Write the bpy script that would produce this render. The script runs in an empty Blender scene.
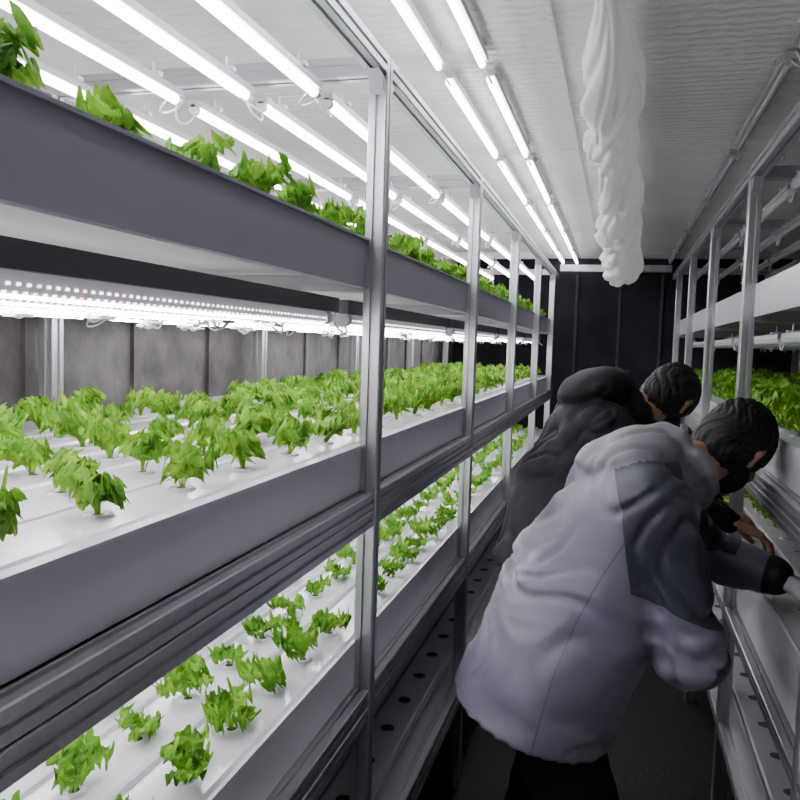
import bpy, math, random
import numpy as np
from mathutils import Vector, Matrix, noise as mnoise

random.seed(7)
RNG = np.random.default_rng(11)
scene = bpy.context.scene
COL = scene.collection

# ------------------------------------------------------------------ materials
def mat(name, color, rough=0.5, metal=0.0, bump=None, emis=None, var=None, spec=None):
    m = bpy.data.materials.new(name); m.use_nodes = True
    nt = m.node_tree; b = nt.nodes['Principled BSDF']
    b.inputs['Base Color'].default_value = (*color, 1)
    b.inputs['Roughness'].default_value = rough
    b.inputs['Metallic'].default_value = metal
    if spec is not None: b.inputs['Specular IOR Level'].default_value = spec
    tc = nt.nodes.new('ShaderNodeTexCoord')
    if var:
        sc, amt = var
        n = nt.nodes.new('ShaderNodeTexNoise'); n.inputs['Scale'].default_value = sc
        n.inputs['Detail'].default_value = 6
        r = nt.nodes.new('ShaderNodeMapRange')
        r.inputs['From Min'].default_value = .3; r.inputs['From Max'].default_value = .7
        r.inputs['To Min'].default_value = 1-amt; r.inputs['To Max'].default_value = 1+amt
        mx = nt.nodes.new('ShaderNodeVectorMath'); mx.operation = 'SCALE'
        mx.inputs[0].default_value = color
        nt.links.new(tc.outputs['Object'], n.inputs['Vector'])
        nt.links.new(n.outputs['Fac'], r.inputs['Value'])
        nt.links.new(r.outputs['Result'], mx.inputs['Scale'])
        nt.links.new(mx.outputs['Vector'], b.inputs['Base Color'])
    if bump:
        sc, st = bump[:2]
        n = nt.nodes.new('ShaderNodeTexNoise'); n.inputs['Scale'].default_value = sc
        n.inputs['Detail'].default_value = 4
        mp = nt.nodes.new('ShaderNodeMapping')
        if len(bump) > 2: mp.inputs['Scale'].default_value = bump[2]
        bp = nt.nodes.new('ShaderNodeBump'); bp.inputs['Strength'].default_value = st
        bp.inputs['Distance'].default_value = .01
        nt.links.new(tc.outputs['Object'], mp.inputs['Vector'])
        nt.links.new(mp.outputs['Vector'], n.inputs['Vector'])
        nt.links.new(n.outputs['Fac'], bp.inputs['Height'])
        nt.links.new(bp.outputs['Normal'], b.inputs['Normal'])
    if emis:
        b.inputs['Emission Color'].default_value = (*emis[0], 1)
        b.inputs['Emission Strength'].default_value = emis[1]
    return m

M_alu = mat('brushed_aluminium', (.52, .52, .55), .34, .85, bump=(60, .15, (1, 1, .05)))
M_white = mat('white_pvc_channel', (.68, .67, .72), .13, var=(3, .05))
M_whiteR = mat('white_pvc_channel_shaded', (.40, .40, .42), .3, var=(3, .08))  # same white PVC, darkened: the right rack's dimness is put into the colour
M_tray = mat('white_tray_underside', (.58, .57, .56), .5, var=(4, .10))
M_fascia = mat('grey_fascia_panel', (.33, .325, .39), .36, .2, var=(2, .06))
M_fascia_lit = mat('grey_fascia_panel_lit', (.60, .59, .68), .34, .1, var=(2, .06))  # same fascia, lightened: the mid tier's brighter light is put into the colour
M_hole = mat('hole_dark', (.05, .055, .045), .8)
M_house = mat('lamp_housing', (.55, .55, .57), .35, .3)
M_housed = mat('lamp_housing_dark', (.10, .10, .11), .35, .4)
M_tubeoff = mat('frosted_tube_unlit', (.55, .55, .57), .25)
M_clip = mat('clear_plastic_clip', (.75, .75, .78), .15)
M_led = mat('led_tube_lit', (.9, .9, .9), .4, emis=((.95, .96, 1.0), 23.0))
M_ledlow = mat('led_tube_lit_soft', (.9, .9, .9), .4, emis=((.95, .96, 1.0), 18.0))
M_ledc = mat('led_tube_ceiling', (.9, .9, .9), .4, emis=((.95, .96, 1.0), 21.0))
M_leds = mat('led_chip_strip', (.9, .9, .9), .4, emis=((1.0, .94, 1.0), 64.0))
M_ledd = mat('frosted_strip_cover', (.55, .53, .58), .22, emis=((.95, .87, 1.0), .24))
M_chip = mat('led_chip', (.9, .9, .9), .4, emis=((1.0, .95, 1.0), 6.0))
M_chipr = mat('led_chip_red', (.9, .5, .6), .4, emis=((1.0, .40, .62), 5.0))

def leafmat(name, c1, c2):
    m = bpy.data.materials.new(name); m.use_nodes = True; nt = m.node_tree
    b = nt.nodes['Principled BSDF']; b.inputs['Roughness'].default_value = .5
    b.inputs['Specular IOR Level'].default_value = .35
    tc = nt.nodes.new('ShaderNodeTexCoord'); n = nt.nodes.new('ShaderNodeTexNoise')
    n.inputs['Scale'].default_value = 20; n.inputs['Detail'].default_value = 5
    r = nt.nodes.new('ShaderNodeValToRGB')
    r.color_ramp.elements[0].position = .36; r.color_ramp.elements[0].color = (*c1, 1)
    r.color_ramp.elements[1].position = .64; r.color_ramp.elements[1].color = (*c2, 1)
    n2 = nt.nodes.new('ShaderNodeTexNoise'); n2.inputs['Scale'].default_value = 110
    bp = nt.nodes.new('ShaderNodeBump'); bp.inputs['Strength'].default_value = .8; bp.inputs['Distance'].default_value = .006
    nt.links.new(tc.outputs['Object'], n2.inputs['Vector']); nt.links.new(n2.outputs['Fac'], bp.inputs['Height'])
    nt.links.new(bp.outputs['Normal'], b.inputs['Normal'])
    tr = nt.nodes.new('ShaderNodeBsdfTranslucent'); mx = nt.nodes.new('ShaderNodeMixShader')
    mx.inputs[0].default_value = .36
    out = nt.nodes['Material Output']
    nt.links.new(tc.outputs['Object'], n.inputs['Vector']); nt.links.new(n.outputs['Fac'], r.inputs['Fac'])
    nt.links.new(r.outputs['Color'], b.inputs['Base Color']); nt.links.new(r.outputs['Color'], tr.inputs['Color'])
    nt.links.new(b.outputs[0], mx.inputs[1]); nt.links.new(tr.outputs[0], mx.inputs[2])
    nt.links.new(mx.outputs[0], out.inputs['Surface'])
    return m
M_leaf = leafmat('lettuce_leaf', (.085, .26, .014), (.28, .54, .045))

# ------------------------------------------------------------------ mesh builder
class MB:
    def __init__(s): s.v = []; s.f = []; s.m = []; s.sm = []
    def add(s, vs, fs, mi=0, smooth=False):
        o = len(s.v); s.v.extend([tuple(p) for p in vs])
        for f in fs:
            s.f.append(tuple(o+i for i in f)); s.m.append(mi); s.sm.append(smooth)
    def box(s, x0, x1, y0, y1, z0, z1, mi=0):
        vs = [(x, y, z) for z in (z0, z1) for y in (y0, y1) for x in (x0, x1)]
        s.add(vs, [(0, 2, 3, 1), (4, 5, 7, 6), (0, 1, 5, 4), (2, 6, 7, 3), (0, 4, 6, 2), (1, 3, 7, 5)], mi)
    def prism(s, prof, a, b, ux, uy, mi=0, smooth=False, caps=True):
        a = Vector(a); b = Vector(b); ux = Vector(ux); uy = Vector(uy); n = len(prof)
        vs = [a+ux*p+uy*q for p, q in prof]+[b+ux*p+uy*q for p, q in prof]
        fs = [(i, (i+1) % n, n+(i+1) % n, n+i) for i in range(n)]
        s.add(vs, fs, mi, smooth)
        if caps: s.add(vs, [tuple(range(n-1, -1, -1)), tuple(range(n, 2*n))], mi)
    def cyl(s, a, b, r, mi=0, n=10, caps=True):
        a = Vector(a); b = Vector(b); d = (b-a).normalized()
        ux = d.orthogonal().normalized(); uy = d.cross(ux)
        prof = [(r*math.cos(2*math.pi*i/n), r*math.sin(2*math.pi*i/n)) for i in range(n)]
        s.prism(prof, a, b, ux, uy, mi, True, caps)
    def sweep(s, pts, r, mi=0, n=6):
        for a, b in zip(pts[:-1], pts[1:]): s.cyl(a, b, r, mi, n)
    def extr(s, a, b, w=.04, mi=0):
        a = Vector(a); b = Vector(b); d = (b-a).normalized()
        ux = Vector((1, 0, 0)) if abs(d.x) < .5 else Vector((0, 1, 0))
        uy = d.cross(ux).normalized()
        h = w/2; g = w*.11; k = w*.16; c = w*.06
        q = [(-h+c, -h), (-g, -h), (-g, -h+k), (g, -h+k), (g, -h), (h-c, -h), (h, -h+c)]
        prof = []
        for t in range(4):
            cs, sn = [(1, 0), (0, 1), (-1, 0), (0, -1)][t]
            prof += [(p*cs-r*sn, p*sn+r*cs) for p, r in q]
        s.prism(prof, a, b, ux, uy, mi)
    def obj(s, name, mats, parent=None):
        me = bpy.data.meshes.new(name); me.from_pydata(s.v, [], s.f)
        for m in mats: me.materials.append(m)
        me.polygons.foreach_set('material_index', s.m)
        me.polygons.foreach_set('use_smooth', s.sm)
        me.update()
        o = bpy.data.objects.new(name, me); COL.objects.link(o)
        if parent: o.parent = parent
        return o
def empty(name, loc=(0, 0, 0)):
    e = bpy.data.objects.new(name, None); e.location = loc; e.empty_display_size = .1
    COL.objects.link(e); return e

# ------------------------------------------------------------------ room
YB, YF = -1.4, 6.7
XL, XR = -1.36, 1.28
ZC = 2.33
M_ceil = mat('ceiling_panel', (.84, .83, .81), .42, var=(1.5, .10))
nt = M_ceil.node_tree; b = nt.nodes['Principled BSDF']
tc = nt.nodes.new('ShaderNodeTexCoord')
w = nt.nodes.new('ShaderNodeTexWave'); w.bands_direction = 'Y'; w.inputs['Scale'].default_value = 8
w.inputs['Distortion'].default_value = 3.5; w.inputs['Detail'].default_value = 2; w.inputs['Detail Scale'].default_value = 3
bp = nt.nodes.new('ShaderNodeBump'); bp.inputs['Strength'].default_value = .5; bp.inputs['Distance'].default_value = .012
nt.links.new(tc.outputs['Object'], w.inputs['Vector']); nt.links.new(w.outputs['Fac'], bp.inputs['Height'])
nt.links.new(bp.outputs['Normal'], b.inputs['Normal'])
M_wall = mat('grey_wall_panel', (.062, .059, .057), .6, var=(9, .6), bump=(14, .6))
M_wallup = mat('pale_wall_panel', (.50, .48, .45), .5, var=(3, .12))
M_wallr = mat('grey_wall_panel_right', (.10, .10, .11), .6, var=(2.5, .2))
M_back = mat('end_wall_dark', (.016, .016, .021), .7, var=(3, .4), spec=.15)
M_floor = mat('dark_floor', (.012, .012, .014), .5, var=(6, .3), bump=(40, .3), spec=.3)

mb = MB(); mb.box(XL-.05, XR+.05, YB, YF, ZC, ZC+.05)
for x in (-.92, -.18, .52): mb.box(x-.006, x+.006, YB, YF, ZC-.004, ZC)
mb.obj('ceiling', [M_ceil])
mb = MB(); mb.box(XL-.05, XR+.05, YB, YF, -.05, 0); mb.obj('floor', [M_floor])
mb = MB(); mb.box(XL-.05, XL, YB, YF, 0, ZC)
y = YB+.35
while y < YF-.1:
    mb.box(XL, XL+.012, y, y+.035, 0, 1.78); y += .44
mb.box(XL, XL+.014, YB, YF, 1.78, ZC, 1)
mb.obj('wall_left', [M_wall, M_wallup])
mb = MB(); mb.box(XR, XR+.05, YB, YF, 0, ZC)
y = YB+.2
while y < YF-.1:
    mb.box(XR-.012, XR, y, y+.035, 0, ZC); y += .44
mb.obj('wall_right', [M_wallr])
mb = MB(); mb.box(XL-.05, XR+.05, YF, YF+.05, 0, ZC)
for x in (-.36, -.02, .30): mb.box(x, x+.022, YF-.02, YF, 0, 2.2, 1)
mb.box(-.36, .32, YF-.018, YF-.002, 1.12, 1.15, 1)
mb.obj('wall_far', [M_back, mat('end_wall_strip', (.045, .045, .055), .7, spec=.15)])
mb = MB(); mb.box(XL-.05, XR+.05, YB-.05, YB, 0, ZC); mb.obj('wall_near', [M_back])
mb = MB(); mb.box(-.47, .36, YF-.30, YF-.24, 2.20, 2.25, 0); mb.obj('trim_1', [M_alu])

# ------------------------------------------------------------------ lettuces
def make_lettuce(rng, nl=9, size=1.0, upright=.5, NU=13, NV=12, fr=1.0):
    V = []; F = []; o = 0
    for i in range(nl):
        az = i*2.4+rng.uniform(-.5, .5)
        inner = i/nl
        L = size*rng.uniform(.060, .120)*(1-.15*inner)
        W = size*rng.uniform(.023, .036)
        th0 = rng.uniform(.05, .45); th1 = th0+rng.uniform(.5, 2.1)*(1-.4*inner)*(1.4-upright)
        ph = rng.uniform(0, 6.28); ph2 = rng.uniform(0, 6.28); tw = rng.uniform(-.6, .6)
        u = np.linspace(0, 1, NU+1); v = np.linspace(-1, 1, NV+1)
        th = th0+(th1-th0)*u**1.3
        dr = np.sin(th)*L/NU; dz = np.cos(th)*L/NU
        R = np.concatenate([[0], np.cumsum(dr[:-1])])+.004; Z = np.concatenate([[0], np.cumsum(dz[:-1])])
        U, Vv = np.meshgrid(u, v, indexing='ij')
        sh = np.clip((U-.30)/.28, 0, 1); sh = sh*sh*(3-2*sh)
        wid = W*(.09+1.02*sh)*(1-.25*np.clip((U-.8)/.2, 0, 1)**2)
        wid = wid*np.where(Vv > 0, 1+.16*np.sin(12*U+ph)*sh, 1+.16*np.sin(13*U+ph2)*sh)
        back = .20*np.abs(Vv)**2.5*np.clip((U-.5)*2, 0, 1)+.05*np.sin(14*Vv+ph)*np.clip((U-.7)*3, 0, 1)
        edge = .15+np.abs(Vv)**1.8+np.clip((U-.72)*3.2, 0, 1)**1.5
        ruf = fr*size*.0115*sh*edge*(1.0*np.sin(27*U+ph+2*np.sign(Vv))*np.abs(Vv)+1.0*np.sin(12*Vv+ph2+2*U)*np.clip((U-.6)*2.5, 0, 1)+.5*np.sin(17*Vv+20*U+ph2))
        cr = size*.0036*sh*np.sin(21*U+ph)*np.sin(9*Vv+ph2)
        th2 = th[:, None]
        s = Vv*wid
        cup = .40*s**2/W*math.copysign(1, rng.uniform(-.5, 1))
        q = cup+ruf+cr
        r_ = R[:, None]-np.cos(th2)*q-back*L*np.sin(th2)
        z_ = np.maximum(Z[:, None]+np.sin(th2)*q-back*L*np.cos(th2), .0)+.004
        s = s+size*.0035*np.sin(28*U+ph+1.57)*np.abs(Vv)*sh
        a = az+tw*U
        X = r_*np.cos(a)-s*np.sin(a); Y = r_*np.sin(a)+s*np.cos(a)
        V.append(np.stack([X, Y, z_], -1).reshape(-1, 3))
        idx = np.arange((NU+1)*(NV+1)).reshape(NU+1, NV+1)+o
        F.append(np.stack([idx[:-1, :-1], idx[1:, :-1], idx[1:, 1:], idx[:-1, 1:]], -1).reshape(-1, 4))
        o += (NU+1)*(NV+1)
    return np.concatenate(V), np.concatenate(F)
BIG = ([make_lettuce(RNG, 8, 1.0, .62, 30, 24) for _ in range(12)], [make_lettuce(RNG, 7, 1.0, .60, 11, 9, .8) for _ in range(6)])
SMALL = ([make_lettuce(RNG, 7, .78, .05, 26, 20) for _ in range(10)], [make_lettuce(RNG, 6, .78, .05, 9, 7, .8) for _ in range(6)])

def np_mesh(name, V, F, mats, mi=None, smooth=True, parent=None, attrs=None):
    me = bpy.data.meshes.new(name)
    me.vertices.add(len(V)); me.vertices.foreach_set('co', V.astype(np.float32).ravel())
    me.loops.add(len(F)*4); me.loops.foreach_set('vertex_index', F.astype(np.int32).ravel())
    me.polygons.add(len(F)); me.polygons.foreach_set('loop_start', np.arange(0, len(F)*4, 4, dtype=np.int32))
    me.polygons.foreach_set('loop_total', np.full(len(F), 4, dtype=np.int32))
    for m in mats: me.materials.append(m)
    if mi is not None: me.polygons.foreach_set('material_index', mi.astype(np.int32))
    me.polygons.foreach_set('use_smooth', np.ones(len(F), dtype=bool) if smooth else np.zeros(len(F), dtype=bool))
    if attrs:
        for k, a in attrs.items():
            at = me.attributes.new(k, 'FLOAT', 'POINT'); at.data.foreach_set('value', a.astype(np.float32))
    me.update(calc_edges=True); me.validate()
    o = bpy.data.objects.new(name, me); COL.objects.link(o)
    if parent: o.parent = parent
    return o
def lettuce_bed(name, pts, bank, smin_, smax_, z):
    Vs = []; Fs = []; o = 0
    for (x, y) in pts:
        bk = bank[0] if y < 2.9 else bank[1]
        V, F = bk[RNG.integers(len(bk))]
        a = RNG.uniform(0, 6.28); s = RNG.uniform(smin_, smax_)
        if y > 2.2: s *= 1.05
        c, sn = math.cos(a), math.sin(a)
        tilt = RNG.uniform(-.35, .35, 2)
        W = np.stack([V[:, 0]*c-V[:, 1]*sn, V[:, 0]*sn+V[:, 1]*c, V[:, 2]], -1)*s
        W[:, 0] += W[:, 2]*tilt[0]; W[:, 1] += W[:, 2]*tilt[1]
        W += np.array([x, y, z])
        Vs.append(W); Fs.append(F+o); o += len(V)
    return np_mesh(name, np.concatenate(Vs), np.concatenate(Fs), [M_leaf])

# ------------------------------------------------------------------ racks
T_UP, T_MID, T_LOW, T_BOT = 1.815, 1.385, .955, .50

def channel_prof(w, h):
    c = .010; hw = w/2
    return [(-hw, -h), (hw, -h), (hw, -c), (hw-c*.3, -c*.3), (hw-c, 0), (-hw+c, 0), (-hw+c*.3, -c*.3), (-hw, -c)]

def tier(mb, y0, y1, zs, rows, ys_fn, cups=True):
    for i, xr in enumerate(rows):
        mb.prism(channel_prof(.119, .045), (xr, y0, zs), (xr, y1, zs), (1, 0, 0), (0, 0, 1), 0)
        for yy in ys_fn(i):
            n = 12; r = .017 if cups else .021
            top = [(xr+r*math.cos(2*math.pi*k/n), yy+r*math.sin(2*math.pi*k/n), zs+.0035) for k in range(n)]
            bot = [(xr+(r+.003)*math.cos(2*math.pi*k/n), yy+(r+.003)*math.sin(2*math.pi*k/n), zs) for k in range(n)]
            q = .009 if cups else .001
            inn = [(xr+(r-q)*math.cos(2*math.pi*k/n), yy+(r-q)*math.sin(2*math.pi*k/n), zs+.0025) for k in range(n)]
            if cups:
                mb.add(bot+top+inn, [(k, (k+1) % n, n+(k+1) % n, n+k) for k in range(n)]+[(n+k, n+(k+1) % n, 2*n+(k+1) % n, 2*n+k) for k in range(n)], 0, True)
            mb.add([(p[0], p[1], zs+.002) for p in inn], [tuple(range(n))], 1)

def rack_frame(parent, sgn, xf, depth, y0, y1, posts, tiers, toprail, railfn):
    fr = MB()
    xb = xf+sgn*depth
    for y in posts:
        fr.extr((xf, y, 0), (xf, y, toprail+.02), .04)
        fr.extr((xb, y, 0), (xb, y, toprail+.02), .04)
        fr.extr((xf+sgn*.02, y, toprail), (xb-sgn*.02, y, toprail), .04)
        for dy in (-1, 1):
            fr.add([(xf-.014, y+dy*.02, toprail-.02), (xf-.014, y+dy*.06, toprail-.02), (xf-.014, y+dy*.02, toprail-.06),
                    (xf+.014, y+dy*.02, toprail-.02), (xf+.014, y+dy*.06, toprail-.02), (xf+.014, y+dy*.02, toprail-.06)],
                   [(0, 1, 2), (3, 5, 4), (1, 4, 5, 2), (0, 3, 4, 1), (0, 2, 5, 3)], 0)
        for zs in tiers:
            fr.extr((xf+sgn*.02, y, zs-.095), (xb-sgn*.02, y, zs-.095), .035)
    ext = [y0]+list(posts)+[y1]
    for a, b_ in zip(ext[:-1], ext[1:]):
        a2 = a+(.02 if a in posts else 0); b2 = b_-(.02 if b_ in posts else 0)
        fr.extr((xf, a2, toprail), (xf, b2, toprail), .04)
        fr.extr((xb, a2, toprail), (xb, b2, toprail), .04)
        for z in railfn: fr.extr((xf, a2, z), (xf, b2, z), .036)
    fr.obj('frame', [M_alu], parent)

LP = [-.70, .46, 1.62, 2.77, 3.88, 5.02, 6.12]
LROWS = [-.585-.125*i for i in range(6)]
PL = empty('grow_rack')
TT = [T_UP, T_MID, T_LOW, T_BOT]
rack_frame(PL, -1, -.5, .80, -1.2, 6.45, LP, TT, 2.165, [z-d for z in TT[1:] for d in (.118, .156)])

def rows_y(i, off, sp=.19, a=-.9, b=6.35):
    n = int((b-a)/sp); return [a+sp*k+off+(sp/2 if i % 2 else 0) for k in range(n)]
def pick(i, off, keep=1.0, ymin=.2, sp=.19):
    return [y for y in rows_y(i, off, sp) if y > ymin and random.random() < keep]
P_MID = [(x, y) for i, x in enumerate(LROWS) for y in pick(i, 0, .98) if random.random() < (.80 if y < 1.6 else .88 if y < 2.6 else 1)]
P_LOW = [(x, y) for i, x in enumerate(LROWS) for y in pick(i, .05, .94, sp=.155)]
P_UP = [(x, y) for i, x in enumerate(LROWS) for y in pick(i, .03, .97) if y > 1.75 or random.random() < (1. if i == 0 else .25)]
sh = MB()
for key, zs, pl in (('up', T_UP, P_UP), ('mid', T_MID, P_MID), ('low', T_LOW, P_LOW), ('bot', T_BOT, None)):
    if pl is None:
        tier(sh, -1.2, 6.42, zs, LROWS, lambda i: [y for y in rows_y(i, 0) if y > .1], cups=False)
    else:
        tier(sh, -1.2, 6.42, zs, LROWS, lambda i: [y for x, y in pl if abs(x-LROWS[i]) < .01])
    sh.box(-1.275, -.522, -1.2, 6.42, zs-.070, zs-.046, 2)
    if key in ('low', 'bot'):
        sh.box(-.522, -.515, -1.2, 6.42, zs-.098, zs+.004, 0)
    else:
        k_ = 3 if key == 'up' else 4
        sh.box(-.522, -.515, -1.2, 6.42, zs-.100, zs-.006, k_)
        sh.box(-.527, -.509, -1.2, 6.42, zs-.006, zs-.001, k_)
        sh.box(-.527, -.509, -1.2, 6.42, zs-.104, zs-.100, k_)
    sh.box(-1.28, -1.275, -1.2, 6.42, zs-.09, zs+.02, 3)
sh.obj('planting_shelves', [M_white, M_hole, M_tray, M_fascia, M_fascia_lit], PL)

def lamp_row(mb, x, z, segs, r=.012, lit=True, li=1):
    for a, b_ in segs:
        mb.prism([(-.015, .006), (.015, .006), (.013, .022), (-.013, .022)], (x, a, z), (x, b_, z), (1, 0, 0), (0, 0, 1), 0)
        mb.cyl((x, a+.015, z), (x, b_-.015, z), r, li if lit else 3, 10)
        for yy in (a, b_-.015): mb.cyl((x, yy, z), (x, yy+.015, z), r*1.15, 2, 10)
        for yy in (a+.10, b_-.10):
            mb.box(x-.018, x+.018, yy-.008, yy+.008, z+.022, z+.030, 2)
            mb.cyl((x, yy, z+.03), (x, yy, z+.05), .003, 2, 6)
def loop(mb, x, y, z, s=.03, mi=2, dx=0):
    pts = []
    for k in range(9):
        t = k/8*math.pi
        pts.append((x+dx*math.sin(t), y+s*math.cos(t)*1.3, z-s*math.sin(t)))
    mb.sweep(pts, .0026, mi)

segsL = [(a+.03, b_-.03) for a, b_ in zip(LP[:-1], LP[1:])]
lm = MB()
for x in (-.63, -.785, -.95, -1.14):
    lamp_row(lm, x, 2.11, segsL, .0098)
    for y in LP[1:]:
        loop(lm, x, y, 2.10, .028, 2, random.uniform(-.02, .02))
        loop(lm, x, y-.05, 2.10, .018, 2, random.uniform(-.03, .03))
for x in (-.62, -.765, -.91, -1.055, -1.19):
    lamp_row(lm, x, 1.225, segsL, .0085, li=8)
for j, x in enumerate((-.585, -.74, -.89, -1.035, -1.18)):
    for a, b_ in segsL:
        lm.prism([(-.017, .010), (.017, .010), (.017, .040), (-.017, .040)], (x, a, 1.650), (x, b_, 1.650), (1, 0, 0), (0, 0, 1), 4)
        lm.cyl((x, a+.01, 1.648), (x, b_-.01, 1.648), .0135, 3, 14)
        lm.box(x-.0045, x+.0045, a+.02, b_-.02, 1.6325, 1.6338, 5)
        if j < 3 and a < 4.5 and b_ > .4:
            y = max(a, .4)+.03; kk = 0
            while y < b_-.03:
                for ang in (-8, -48):
                    c, s_ = math.cos(math.radians(ang)), math.sin(math.radians(ang))
                    px, pz = x+.0137*c, 1.648+.0137*s_
                    lm.box(px-.0012, px+.0012, y-.0022, y+.0022, pz-.0014, pz+.0014, 7 if kk % 5 == 2 else 6)
                y += .0145; kk += 1
        for yy in (a+.02, b_-.05):
            lm.cyl((x, yy-.012, 1.648), (x, yy+.012, 1.648), .0165, 2, 10)
    for y in LP[1:]:
        loop(lm, x, y+.02, 1.640, .024, 2, random.uniform(-.03, .03))
        for _ in range(2):
            yy = y-random.uniform(.15, 1.0)
            loop(lm, x, yy, 1.634, random.uniform(.012, .022), 2, random.uniform(-.02, .02))
            lm.box(x-.012, x+.012, yy-.02, yy+.02, 1.622, 1.627, 2)
lm.obj('led_tubes', [M_house, M_led, M_clip, M_ledd, M_housed, M_leds, M_chip, M_chipr, M_ledlow], PL)

lettuce_bed('lettuce_plants', P_MID, BIG, .60, .86, T_MID)
lettuce_bed('lettuce_plants', P_LOW, SMALL, .62, .95, T_LOW)
lettuce_bed('lettuce_plants', P_UP, BIG, .62, .84, T_UP)

XRf = .39
RP = [-.45, .60, 1.66, 2.75, 3.82, 4.90, 5.98]
RROWS = [.475+.125*i for i in range(6)]
PR = empty('grow_rack')
rack_frame(PR, 1, XRf, .82, -1.2, 6.45, RP, TT, 2.165, [T_MID-.118, T_MID-.156, T_LOW-.190, T_BOT-.118])
sh = MB()
for key, zs, off in (('up', T_UP, .03), ('mid', T_MID, .0), ('low', T_LOW, .05), ('bot', T_BOT, 0)):
    tier(sh, -1.2, 6.42, zs, RROWS, lambda i, off=off: [y for y in rows_y(i, off) if y > .6], cups=(key != 'bot'))
    sh.box(XRf+.022, 1.185, -1.2, 6.42, zs-.070, zs-.046, 2)
    sh.box(XRf+.015, XRf+.022, -1.2, 6.42, zs-(.168 if key == 'low' else .098), zs+.004, 4 if key == 'low' else 0)
    sh.box(1.185, 1.19, -1.2, 6.42, zs-.09, zs+.02, 3)
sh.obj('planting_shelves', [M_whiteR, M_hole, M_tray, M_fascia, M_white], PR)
lm = MB()
segsR = [(a+.03, b_-.03) for a, b_ in zip(RP[:-1], RP[1:])]
for x in (.50, .65, .80, .95, 1.10):
    lamp_row(lm, x, 2.115, segsR, .012, lit=False)
    lamp_row(lm, x, 1.645, segsR, .012, lit=False)
    for y in RP[1:]:
        loop(lm, x, y+.03, 2.105, .026); loop(lm, x, y+.03, 1.636, .02)
lm.obj('led_tubes', [M_house, M_led, M_clip, M_tubeoff, M_housed], PR)
pts = [(x, y) for i, x in enumerate(RROWS) for y in pick(i, 0, .98, .9, sp=.16)]
lettuce_bed('lettuce_plants', pts, BIG, .80, 1.10, T_MID)
pts = [(x, y) for i, x in enumerate(RROWS) for y in pick(i, .05, .8, .9) if not (1.9 < y < 3.2 and x < .62)]
lettuce_bed('lettuce_plants', pts, SMALL, .8, 1.1, T_LOW)

for x, on in ((-.47, True), (-.36, True), (.36, False), (.50, False)):
    lm = MB(); y = .2
    while y < 6.2:
        lm.prism([(-.014, .008), (.014, .008), (.014, .026), (-.014, .026)], (x, y, ZC-.036), (x, y+.86, ZC-.036), (1, 0, 0), (0, 0, 1), 0)
        lm.cyl((x, y+.01, ZC-.036), (x, y+.85, ZC-.036), .0085, 1 if on else 3, 10)
        for yy in (y+.08, y+.78):
            lm.box(x-.02, x+.02, yy-.01, yy+.01, ZC-.012, ZC-.001, 2)
        loop(lm, x, y+.92, ZC-.036, .022, 2, .015)
        y += .96
    lm.obj('ceiling_lamp', [M_house, M_ledc, M_clip, M_tubeoff])

# ------------------------------------------------------------------ fabric duct
M_fab = bpy.data.materials.new('white_fabric'); M_fab.use_nodes = True
nt = M_fab.node_tree; b = nt.nodes['Principled BSDF']
b.inputs['Base Color'].default_value = (.92, .92, .92, 1); b.inputs['Roughness'].default_value = .75
tr = nt.nodes.new('ShaderNodeBsdfTranslucent'); tr.inputs['Color'].default_value = (.95, .95, .95, 1)
mx = nt.nodes.new('ShaderNodeMixShader'); mx.inputs[0].default_value = .40
nt.links.new(b.outputs[0], mx.inputs[1]); nt.links.new(tr.outputs[0], mx.inputs[2])
nt.links.new(mx.outputs[0], nt.nodes['Material Output'].inputs['Surface'])
NS, NA = 420, 72
keys = [(1.15, .018), (1.5, .020), (1.66, .026), (1.80, .046), (1.95, .068), (2.15, .076), (2.35, .064), (2.6, .080), (2.9, .068), (3.3, .090), (3.7, .080), (4.2, .108), (4.8, .098), (5.3, .130), (5.75, .14), (5.95, .13), (6.05, .08), (6.08, .004)]
V = np.zeros((NS, NA, 3))
ky = [k[0] for k in keys]; kr = [k[1] for k in keys]
for i in range(NS):
    t = i/(NS-1); y = 1.15+(6.08-1.15)*t
    r = np.interp(y, ky, kr)
    cx = -.062+.065*(y-1.15)/4.9+.008*math.sin(y*4.1)
    for j in range(NA):
        a = 2*math.pi*j/NA
        a2 = a+y*1.3
        n1 = mnoise.noise(Vector((math.cos(a2)*.8, y*1.8, math.sin(a2)*.8)))
        n2 = mnoise.noise(Vector((math.cos(a2)*1.4+7, y*2.4+1.8*n1, math.sin(a2)*1.4)))
        rr = r*(1+.20*n1+.26*(min(1, abs(n2)*3.2)-.8))
        V[i, j] = (cx+rr*math.cos(a), y, ZC-.02-r+rr*math.sin(a))
V[..., 2] = np.minimum(V[..., 2], ZC-.006)
idx = np.arange(NS*NA).reshape(NS, NA)
F = np.stack([idx[:-1], idx[1:], np.roll(idx, -1, 1)[1:], np.roll(idx, -1, 1)[:-1]], -1).reshape(-1, 4)
np_mesh('fabric_air_duct', V.reshape(-1, 3), F, [M_fab])

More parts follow.
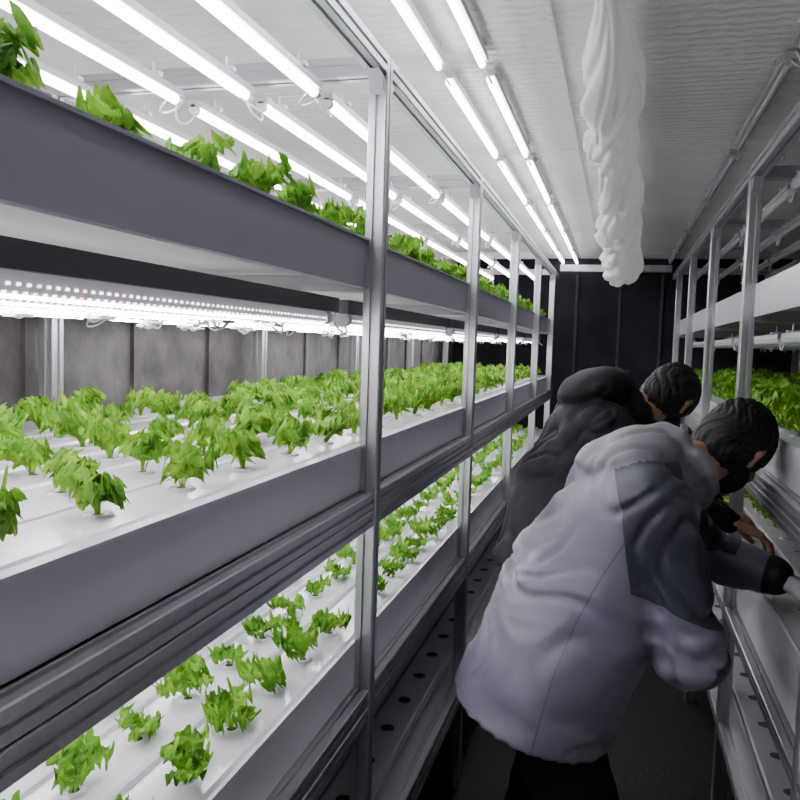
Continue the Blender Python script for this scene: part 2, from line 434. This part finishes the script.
# ------------------------------------------------------------------ people
def cap(P, a, b, ra, rb):
    a = np.array(a, float); b = np.array(b, float); ba = b-a
    t = np.clip(((P-a)@ba)/(ba@ba+1e-12), 0, 1)
    return np.linalg.norm(P-a-t[:, None]*ba, axis=1)-(ra+(rb-ra)*t)
def ell(P, c, r, ax=None):
    q = P-np.array(c, float)
    if ax is not None: q = q@np.array(ax, float).T
    r = np.array(r, float)
    k0 = np.linalg.norm(q/r, axis=1); k1 = np.linalg.norm(q/r**2, axis=1)+1e-9
    return k0*(k0-1)/k1
def smin(a, b, k):
    h = np.clip(.5+.5*(b-a)/k, 0, 1)
    return b*(1-h)+a*h-k*h*(1-h)
def smins(ds, k):
    d = ds[0]
    for e in ds[1:]: d = smin(d, e, k)
    return d
def nets(fn, lo, hi, h):
    lo = np.array(lo, float); hi = np.array(hi, float)
    n = np.ceil((hi-lo)/h).astype(int)+1
    g = np.stack(np.meshgrid(*[lo[i]+h*np.arange(n[i]) for i in range(3)], indexing='ij'), -1)
    Fv = np.empty(n[0]*n[1]*n[2]); G = g.reshape(-1, 3)
    for s in range(0, len(G), 400000): Fv[s:s+400000] = fn(G[s:s+400000])
    Fv = Fv.reshape(n); Fv[np.abs(Fv) < 1e-9] = 1e-9
    S = Fv < 0
    c = n-1
    pos = np.zeros((*c, 3)); cnt = np.zeros(c)
    def sl(A, e): return A[e[0]:e[0]+c[0], e[1]:e[1]+c[1], e[2]:e[2]+c[2]]
    for ax in range(3):
        o1, o2 = [(1, 2), (2, 0), (0, 1)][ax]
        for i in (0, 1):
            for j in (0, 1):
                e0 = [0, 0, 0]; e0[o1] = i; e0[o2] = j
                e1 = list(e0); e1[ax] = 1
                f0 = sl(Fv, e0); f1 = sl(Fv, e1); m = sl(S, e0) != sl(S, e1)
                t = f0[m]/(f0[m]-f1[m])
                p = np.zeros((len(t), 3)); p[:] = e0; p[:, ax] = t
                pos[m] += p; cnt[m] += 1
    mask = cnt > 0
    idx = -np.ones(c, dtype=int); idx[mask] = np.arange(mask.sum())
    ijk = np.argwhere(mask)
    V = (ijk+pos[mask]/cnt[mask][:, None])*h+lo
    Fs = []
    for ax in range(3):
        b_, c_ = [(1, 2), (2, 0), (0, 1)][ax]
        s0 = [slice(1, -1)]*3; s1 = [slice(1, -1)]*3
        s0[ax] = slice(0, -1); s1[ax] = slice(1, None)
        A = S[tuple(s0)]; B = S[tuple(s1)]
        for flip, m in ((False, A & ~B), (True, ~A & B)):
            q = np.argwhere(m)
            off = np.ones(3, int); off[ax] = 0
            q = q+off
            def cell(db, dc):
                r = q.copy(); r[:, b_] += db; r[:, c_] += dc
                return idx[r[:, 0], r[:, 1], r[:, 2]]
            quad = np.stack([cell(-1, -1), cell(0, -1), cell(0, 0), cell(-1, 0)], -1)
            if flip: quad = quad[:, ::-1]
            Fs.append(quad)
    Fq = np.concatenate(Fs)
    Fq = Fq[(Fq >= 0).all(1)]
    return V, Fq

def vnormals(V, F):
    N = np.zeros_like(V)
    fn = np.cross(V[F[:, 2]]-V[F[:, 0]], V[F[:, 3]]-V[F[:, 1]])
    for k in range(4): np.add.at(N, F[:, k], fn)
    return N/(np.linalg.norm(N, axis=1)[:, None]+1e-12)

def norm(v): v = np.array(v, float); return v/np.linalg.norm(v)

def hand_sdf(P, wrist, d, n, side, curls, thumb_in=0.):
    d = norm(d); n = np.array(n, float); n = norm(n-d*(n@d)); t = np.cross(n, d)*side
    w = np.array(wrist, float)
    L = lambda a, b, c: w+d*a+t*b+n*c
    roots = [(.086, .030), (.090, .010), (.087, -.010), (.080, -.029)]
    lens = [(.040, .025, .020), (.044, .028, .021), (.041, .026, .020), (.032, .020, .018)]
    palm = [cap(P, L(-.07, 0, 0), L(0, 0, 0), .028, .025)]
    for (a, b_) in roots: palm.append(cap(P, L(.008, b_*.55, 0), L(a, b_, 0), .016, .0115))
    palm.append(cap(P, L(.02, .022, .006), L(.05, .034, .008), .017, .012))
    D = smins(palm, .012)
    for k, ((a, b_), ln) in enumerate(zip(roots, lens)):
        ang = 0; p = L(a, b_, 0); rr = .0092 if k < 3 else .008
        sp = (1.5-k)*.06
        fs = []
        for seg in range(3):
            ang += curls[seg]
            dirv = norm(d*math.cos(ang)+n*math.sin(ang)+t*sp*math.cos(ang))
            q = p+dirv*ln[seg]
            fs.append(cap(P, p, q, rr, rr*.9)); p = q; rr *= .9
        D = smin(D, smins(fs, .003), .004)
    p0 = L(.028, .028, .006); p1 = L(.058, .052-.01*thumb_in, .016); p2 = L(.082, .058-.02*thumb_in, .026); p3 = L(.102, .058-.03*thumb_in, .034)
    th = smins([cap(P, p0, p1, .013, .011), cap(P, p1, p2, .0108, .0098), cap(P, p2, p3, .0098, .008)], .004)
    return smin(D, th, .007)

def build_person(name, T, J, mats, seed=0, hood_r=1.0, glove=(False, False), hs_=.9):
    t = lambda p: np.array(T(np.array(p, float)))
    J = {k: t(v) for k, v in J.items()}
    hR, hL = J['hipR'], J['hipL']
    def f_trunk(P):
        d1 = cap(P, J['tR0'], J['tR1'], .165, .130)
        d2 = cap(P, J['tL0'], J['tL1'], .165, .130)
        dm = smin(cap(P, J['tM0'], J['tM1'], .195, .19), cap(P, J['tM1'], J['tM2'], .19, .165), .04)
        return smins([d1, d2, dm], .05)
    def f_arms(P):
        r = smin(cap(P, J['shR'], J['elR'], .094, .076), cap(P, J['elR'], J['wrR'], .070, .045), .03)
        l = smin(cap(P, J['shL'], J['elL'], .090, .072), cap(P, J['elL'], J['wrL'], .070, .047), .03)
        return np.minimum(r, l)
    hn = norm(J['hemN'] - J['hemC'])
    def f_jacket(P):
        tr = np.maximum(f_trunk(P), (P-J['hemC'])@hn)
        return smin(tr, f_arms(P), .018)
    axx = norm(J['hoodB']-J['hoodA'])
    hsd = np.array([0, 1, 0.]); hsd = norm(hsd-axx*(hsd@axx)); hud = np.cross(axx, hsd)
    def f_hood(P):
        e = ell(P, J['hoodC'], (.125*hood_r, .155*hood_r, .072*hood_r), [axx, hsd, hud])
        nd = norm(J['head']-J['neck0'])
        sa = norm(np.cross(nd, [0, 0, 1])); sb = np.cross(sa, nd)
        c0 = J['neck0']+nd*.03
        N = 12; q = [c0+sa*.092*math.cos(2*math.pi*k/N)+sb*.088*math.sin(2*math.pi*k/N)-nd*.03*math.sin(2*math.pi*k/N) for k in range(N)]
        ring = smins([cap(P, q[k], q[(k+1) % N], .030, .030) for k in range(N)], .006)
        return smin(e, ring, .012)
    def f_pants(P):
        R = smins([cap(P, hR, J['knR'], .098, .075), cap(P, J['knR'], J['anR'], .072, .055)], .03)
        L = smins([cap(P, hL, J['knL'], .098, .075), cap(P, J['knL'], J['anL'], .072, .055)], .03)
        return smins([R, L, cap(P, hR, hL, .10, .10)], .03)
    def f_shoes(P):
        ds = []
        for a, to in (('anR', 'toR'), ('anL', 'toL')):
            heel = J[a]*1; heel[2] = .048
            ds.append(smin(cap(P, heel, J[to], .046, .040), cap(P, J[a], heel, .045, .045), .02))
        return np.maximum(np.minimum(*ds), -P[:, 2]+.003)
    def f_neck(P): return cap(P, J['neck0'], J['neck1'], .060, .052)
    groups = [f_jacket, f_hood, f_pants, f_shoes, f_neck]
    def body(P):
        d = smin(f_jacket(P), f_hood(P), .005)
        d = np.minimum(d, f_pants(P)); d = np.minimum(d, f_shoes(P)); d = np.minimum(d, f_neck(P))
        return d
    allp = np.array([J[k] for k in J if k not in ('headU', 'headF', 'hemN', 'hnR', 'hnL')])
    lo = allp.min(0)-.26; hi = allp.max(0)+.26; lo[2] = -.02
    V, F = nets(body, lo, hi, .0085)
    N = vnormals(V, F)
    ja = f_jacket(V); ho = f_hood(V); pa = f_pants(V); hood_closer = ho < ja
    hemd = (V-J['hemC'])@hn
    isj = (np.minimum(ja, ho) < pa+.002) & (np.minimum(ja, ho) < f_shoes(V))
    ax = norm(J['tM2']-J['tM0'])
    e1 = norm(np.cross(ax, [0, 1, 0])); e2 = np.cross(ax, e1)
    arR = cap(V, J['shR'], J['elR'], .094, .076); arF = cap(V, J['elR'], J['wrR'], .072, .047)
    ux_ = J['elR']-J['shR']; tArm = ((V-J['shR'])@ux_)/(ux_@ux_)
    off = np.zeros(len(V)); s = seed*7.3
    for i in range(len(V)):
        p = Vector(V[i])
        if isj[i]:
            r = V[i]-J['tM0']; al = float(r@ax); b1 = float(r@e1); b2 = float(r@e2)
            w = mnoise.noise(Vector((b1*3+s, b2*3, al*3)))
            w2 = mnoise.noise(Vector((b1*6+s, b2*6+9, al*5)))
            n1 = mnoise.noise(Vector((b1*4.5+s+w*1.4, b2*4.5+w*1.4+al*2.2, al*1.6)))
            n2 = mnoise.noise(Vector((b1*3.5+s+w2, b2*3.5, al*7+w*4)))
            n4 = mnoise.noise(Vector((b1*10+s+w2*1.5, b2*10, al*6+w2*2)))
            n3 = mnoise.noise(Vector((p.x*3+s, p.y*3, p.z*3)))
            c1 = max(0, 1-abs(n1)*4.5); c2 = max(0, 1-abs(n2)*5); c4 = max(0, 1-abs(n4)*4.5)
            gate = max(0, min(1, .5+2.0*n3)); gate2 = max(0, min(1, .45+2.5*w))
            arm = min(arR[i], arF[i]) < .012
            if hood_closer[i]:
                off[i] = .010*w2-.009*c2-.008*c1
            else:
                off[i] = .014*n3+.008*w2-.018*c1*(.3+gate)-.012*c2*(.7)*(.25+gate2)-.003*c4*gate2
                if arm:
                    off[i] = .5*off[i]-.010*c2+.006*math.sin(tArm[i]*30+4*w2+p.y*14)*max(0, 1-abs(tArm[i]-.95)*3)
            off[i] *= max(.15, min(1, -hemd[i]/.06)) if hemd[i] > -.06 and not arm else 1
        else:
            n2 = mnoise.noise(Vector((p.x*9, p.y*9+s, p.z*14)))
            off[i] = .005*(abs(n2)*2-.5)
    off[f_shoes(V) < .004] = 0
    V0 = V
    V = V+N*off[:, None]
    C = V0[F].mean(1)
    gv = np.stack([g(C) for g in groups], 0)
    gv[2] += np.where((C-J['hemC'])@hn < -.012, .1, 0)
    lab = gv.argmin(0)
    mi = np.zeros(len(F), int)
    mi[lab == 1] = 1; mi[lab == 2] = 3; mi[lab == 3] = 4; mi[lab == 4] = 5
    fwd = norm(J['fwd']-J['fwd0'])
    field = np.full(len(V), -1.); patch = np.full(len(V), -1.)
    for sh_, el_, wr_ in (('shR', 'elR', 'wrR'), ('shL', 'elL', 'wrL')):
        a = J[sh_]; e = J[el_]; w_ = J[wr_]; L_ = np.linalg.norm(e-a)
        d = (e-a)/L_
        al = (V0-a)@d; fw = (V0-a-np.outer(al, d))@fwd
        near = .040-cap(V0, a-d*.10, e, .094, .076)
        f = np.minimum(near, np.minimum(al+.17, .68*L_+.75*fw-al))
        f = np.minimum(f, fw+.058+.10*np.clip(al, 0, 1))
        field = np.maximum(field, f)
        d2 = norm(w_-e); a2 = (V0-e)@d2
        nearf = .03-cap(V0, e, w_, .072, .047)
        pp = np.minimum(nearf, .060-np.linalg.norm(V0-(e+d*.055+fwd*.045), axis=1))
        cuff = np.minimum(nearf, a2-np.linalg.norm(w_-e)*.90)
        patch = np.maximum(patch, np.maximum(pp, cuff))
    r = V0-J['tR0']; seam = r@norm(np.cross(ax, J['tL0']-J['tR0']))+.02-.04*np.sin((r@ax)*5)
    parts = [(V, F, mi, field, patch, seam)]
    # ---- head
    hf = norm(J['headF']-J['head']); hu = J['headU']-J['head']; hu = norm(hu-hf*(hu@hf)); hs = np.cross(hu, hf)
    c0 = J['head']; AX = np.stack([hf, hs, hu])
    def loc(P): return (P-c0)@AX.T/hs_
    def f_face(P):
        q = loc(P)
        d = smin(ell(q, (-.008, 0, .022), (.096, .076, .098)), ell(q, (.034, 0, -.045), (.060, .054, .072)), .03)
        d = smin(d, cap(q, (.070, -.012, -.098), (.070, .012, -.098), .018, .018), .02)
        d = smin(d, cap(q, (.084, -.030, .024), (.084, .030, .024), .010, .010), .012)
        d = smin(d, cap(q, (.088, 0, .008), (.106, 0, -.030), .008, .012), .008)
        d = smin(d, ell(q, (.094, .014, -.033), (.010, .007, .007)), .006)
        d = smin(d, ell(q, (.094, -.014, -.033), (.010, .007, .007)), .006)
        for s_ in (-1, 1):
            d = np.minimum(d, ell(q, (.080, s_*.031, .002), (.013, .014, .011)))
            d = smin(d, ell(q, (.062, s_*.045, -.030), (.022, .018, .022)), .012)
            d = smin(d, smins([cap(q, (-.012, s_*.086, .018), (-.022, s_*.092, .000), .008, .008), cap(q, (-.022, s_*.092, .0), (-.006, s_*.082, -.034), .008, .006),
                               cap(q, (.004, s_*.080, .014), (-.006, s_*.080, -.030), .006, .005), cap(q, (-.012, s_*.086, .018), (.004, s_*.080, .014), .008, .006)], .008), .004)
        d = smin(d, cap(q, (.086, -.020, -.064), (.086, .020, -.064), .007, .007), .003)
        d = smin(d, cap(q, (.086, -.016, -.074), (.086, .016, -.074), .008, .008), .003)
        d = smin(d, cap(q, (-.035, 0, -.04), (-.055, 0, -.13), .056, .056), .03)
        return d
    def f_mask(P):
        q = loc(P)
        d = smin(ell(q, (.030, 0, -.055), (.074, .066, .066)), ell(q, (.080, 0, -.045), (.032, .030, .040)), .02)
        return np.maximum(d, q[:, 2]+.012-.12*(q[:, 0]-.08))
    def f_hair(P):
        q = loc(P)
        d = ell(q, (-.014, 0, .028), (.110, .090, .110))
        d = smin(d, ell(q, (-.055, 0, -.035), (.064, .072, .078)), .03)
        # wavy hairline and locks running from crown to nape
        az = np.arctan2(q[:, 1], -q[:, 0]+.02); el_ = np.arctan2(q[:, 2]-.03, np.hypot(q[:, 0]+.02, q[:, 1]))
        lock = np.abs(np.sin(az*9+3*np.sin(el_*3+seed)))**.7
        lock2 = np.abs(np.sin(az*21+4*np.sin(el_*5+1.7*seed)+el_*3))
        d = d-.0055*lock-.0035*lock2+.004
        d = np.maximum(d, q[:, 0]*.80-q[:, 2]*.60-.046+.010*np.sin(az*15))
        d = np.maximum(d, -q[:, 2]-.105+.008*np.sin(az*17))
        return d
    R_ = .17
    Vh, Fh = nets(lambda P: np.minimum(np.minimum(f_face(P), f_hair(P)), f_mask(P)), c0-R_, c0+R_, .0038)
    Ch = Vh[Fh].mean(1); q = loc(Ch)
    fa, ha, ma = f_face(Ch), f_hair(Ch), f_mask(Ch)
    mh = np.where(ha < fa, 7, 5)
    eye = np.minimum(ell(q, (.080, .031, .002), (.013, .014, .011)), ell(q, (.080, -.031, .002), (.013, .014, .011)))
    mh[(eye < .0012) & (fa < ha) & (q[:, 0] > .086)] = 8
    mh[(fa < ha) & (q[:, 0] > .080) & (np.abs(q[:, 2]-.022) < .005) & (np.abs(np.abs(q[:, 1])-.030) < .016)] = 7
    mh[(ma <= fa+.0005) & (ma < ha)] = 9
    z1 = np.full(len(Vh), -1.)
    parts.append((Vh, Fh, mh, z1, z1, z1))
    for k, s_ in enumerate(('R', 'L')):
        w_ = J['wr'+s_]
        dd = J['hd'+s_]-w_; nn = J['hn'+s_]-w_
        cc = w_+norm(dd)*.06
        fn = lambda P: hand_sdf(P, w_+norm(dd)*.012, dd, nn, J_side[s_], J_curl[s_])
        V2, F2 = nets(fn, cc-.145, cc+.145, .0031)
        z1 = np.full(len(V2), -1.)
        parts.append((V2, F2, np.full(len(F2), 10 if glove[k] else 5), z1, z1, z1))
    Vs = []; Fs = []; Ms = []; A = [[], [], []]; o = 0
    for V_, F_, m_, *at in parts:
        Vs.append(V_); Fs.append(F_+o); Ms.append(m_); o += len(V_)
        for k in range(3): A[k].append(at[k])
    return np_mesh(name, np.concatenate(Vs), np.concatenate(Fs), mats, np.concatenate(Ms),
                   attrs={'panel': np.concatenate(A[0]), 'patch': np.concatenate(A[1]), 'seam': np.concatenate(A[2])})

J_side = {'R': -1, 'L': 1}
J_curl = {'R': (.35, .55, .5), 'L': (.25, .4, .35)}

JT = dict(
    tR0=(-.170, 1.80, .70), tR1=(.065, 1.86, 1.22),
    tL0=(-.170, 1.97, .70), tL1=(.075, 2.10, 1.23),
    tM0=(-.175, 1.885, .70), tM1=(-.045, 1.93, 1.03), tM2=(.045, 1.98, 1.235),
    hemC=(-.13, 1.88, .735), hemN=(-.38, 1.86, -.25),
    shR=(.088, 1.81, 1.265), elR=(.180, 1.785, .955), wrR=(.200, 2.00, .945),
    shL=(.11, 2.16, 1.26), elL=(.235, 2.275, 1.06), wrL=(.415, 2.20, 1.035),
    hdR=(.255, 2.11, .93), hnR=(.20, 2.01, .80),
    hdL=(.52, 2.18, 1.01), hnL=(.40, 2.20, .9),
    hipR=(-.13, 1.79, .83), hipL=(-.13, 1.97, .83),
    knR=(-.03, 1.775, .47), knL=(-.02, 1.985, .47),
    anR=(-.12, 1.775, .10), anL=(-.10, 1.99, .10),
    toR=(.06, 1.765, .042), toL=(.08, 2.01, .042),
    hoodA=(-.08, 1.95, 1.29), hoodB=(.14, 2.0, 1.36), hoodC=(.030, 1.975, 1.345),
    neck0=(.130, 2.02, 1.315), neck1=(.225, 2.085, 1.345),
    head=(.290, 2.14, 1.365), headF=(.290+.42, 2.14+.62, 1.365-.64), headU=(.290+.53, 2.14+.25, 1.365+.78),
    fwd0=(0, 0, 0), fwd=(1, -.1, .3))

def jacket_mat(name, c, pc, ec, rough=.62, spec=.4, bmp=.04):
    m = mat(name, c, rough, bump=(60, bmp), spec=spec)
    nt = m.node_tree; b = nt.nodes['Principled BSDF']
    def attr(n):
        a = nt.nodes.new('ShaderNodeAttribute'); a.attribute_name = n; return a.outputs['Fac']
    def step(sock, lo, hi):
        r = nt.nodes.new('ShaderNodeMapRange'); r.inputs['From Min'].default_value = lo; r.inputs['From Max'].default_value = hi
        nt.links.new(sock, r.inputs['Value']); return r.outputs['Result']
    def mixc(f, a, bcol):
        x = nt.nodes.new('ShaderNodeMix'); x.data_type = 'RGBA'
        nt.links.new(f, x.inputs[0])
        if isinstance(a, tuple): x.inputs[6].default_value = (*a, 1)
        else: nt.links.new(a, x.inputs[6])
        x.inputs[7].default_value = (*bcol, 1); return x.outputs[2]
    def absl(sock, w):
        a = nt.nodes.new('ShaderNodeMath'); a.operation = 'ABSOLUTE'; nt.links.new(sock, a.inputs[0])
        return step(a.outputs[0], w, w*.4)
    tc = nt.nodes.new('ShaderNodeTexCoord'); n = nt.nodes.new('ShaderNodeTexNoise'); n.inputs['Scale'].default_value = 4
    nt.links.new(tc.outputs['Object'], n.inputs['Vector'])
    c0 = mixc(step(n.outputs['Fac'], .4, .65), c, tuple(v*.85 for v in c))
    c1 = mixc(absl(attr('seam'), .0028), c0, tuple(v*.55 for v in c))
    c2 = mixc(step(attr('panel'), -.001, .001), c1, pc)
    c3 = mixc(absl(attr('panel'), .003), c2, tuple(v*.7 for v in pc))
    c4 = mixc(step(attr('patch'), -.001, .001), c3, ec)
    nt.links.new(c4, b.inputs['Base Color'])
    return m
M_j1 = jacket_mat('jacket_lilac_grey', (.130, .124, .172), (.024, .027, .044), (.010, .010, .015), .46, .5)
M_h1 = mat('hood_grey', (.150, .144, .168), .52, bump=(60, .04), var=(6, .10), spec=.45)
M_p1 = mat('jacket_slate_panel', (.06, .07, .12), .6)
M_e1 = mat('jacket_dark_patch', (.02, .02, .03), .6)
M_trou = mat('dark_trousers', (.006, .006, .008), .85, bump=(30, .2), spec=.1)
M_shoe = mat('black_shoes', (.012, .012, .012), .5)
M_skin = mat('skin', (.27, .145, .09), .5, var=(20, .06))
M_hair = mat('black_hair', (.003, .0028, .0028), .5, bump=(200, .4), spec=.25)
M_eye = mat('eye', (.05, .04, .04), .1)
M_mask = mat('black_face_mask', (.008, .008, .010), .8, spec=.15)
M_glove = mat('white_glove', (.6, .6, .63), .6, bump=(60, .2))
build_person('person', lambda p: p, JT, [M_j1, M_h1, M_p1, M_trou, M_shoe, M_skin, M_e1, M_hair, M_eye, M_mask, M_glove], 1, 1.0, (False, True))

M_k = jacket_mat('navy_black_jacket', (.005, .0055, .010), (.003, .003, .005), (.002, .002, .004), .65, .2)
def T2(p):
    q = p.copy(); q[2] *= 1.065 if p[2] > .2 else 1
    return q+np.array([-.115, .74, 0])
inv = lambda x, y, z: (x+.115, y-.74, z/1.065)
J2 = dict(JT)
for k, dx in (('tR0', .07), ('tL0', .07), ('tM0', .07), ('tM1', .02), ('hipR', .05), ('hipL', .05), ('hemC', .05), ('hemN', .05)):
    J2[k] = (JT[k][0]+dx, JT[k][1], JT[k][2]+(.08 if 'hem' in k else 0))
J2['hoodC'] = (.045, 1.975, 1.380)
J2['head'] = (.29, 2.12, 1.350); J2['headF'] = (.29+.38, 2.12+.68, 1.35-.62); J2['headU'] = (.29+.5, 2.12+.25, 1.35+.80)
J2['elR'] = inv(.13, 2.50, 1.17); J2['wrR'] = inv(.345, 2.56, 1.10); J2['hdR'] = inv(.46, 2.58, 1.05); J2['hnR'] = inv(.345, 2.56, .9)
J2['elL'] = inv(.14, 3.06, 1.16); J2['wrL'] = inv(.345, 3.02, 1.07); J2['hdL'] = inv(.46, 3.0, 1.03); J2['hnL'] = inv(.345, 3.02, .9)
build_person('person', T2, J2, [M_k, M_k, M_k, M_trou, M_shoe, M_skin, M_k, M_hair, M_eye, M_mask, M_glove], 4, 1.04)

# ------------------------------------------------------------------ world / camera
wd = bpy.data.worlds.new('World'); scene.world = wd; wd.use_nodes = True
wd.node_tree.nodes['Background'].inputs[0].default_value = (.02, .02, .025, 1)
wd.node_tree.nodes['Background'].inputs[1].default_value = .3

cam = bpy.data.cameras.new('camera'); co = bpy.data.objects.new('camera', cam); COL.objects.link(co)
cam.sensor_width = 36; cam.lens = 36; cam.clip_start = .02
yaw = math.atan(216.3/800); pitch = math.atan(58.8/800*math.cos(yaw)); roll = math.radians(1.8)
R = Matrix.Rotation(yaw, 3, 'Z')@Matrix.Rotation(math.pi/2-pitch, 3, 'X')@Matrix.Rotation(roll, 3, 'Z')
co.matrix_world = Matrix.Translation((0, 0, 1.6))@R.to_4x4()
scene.camera = co
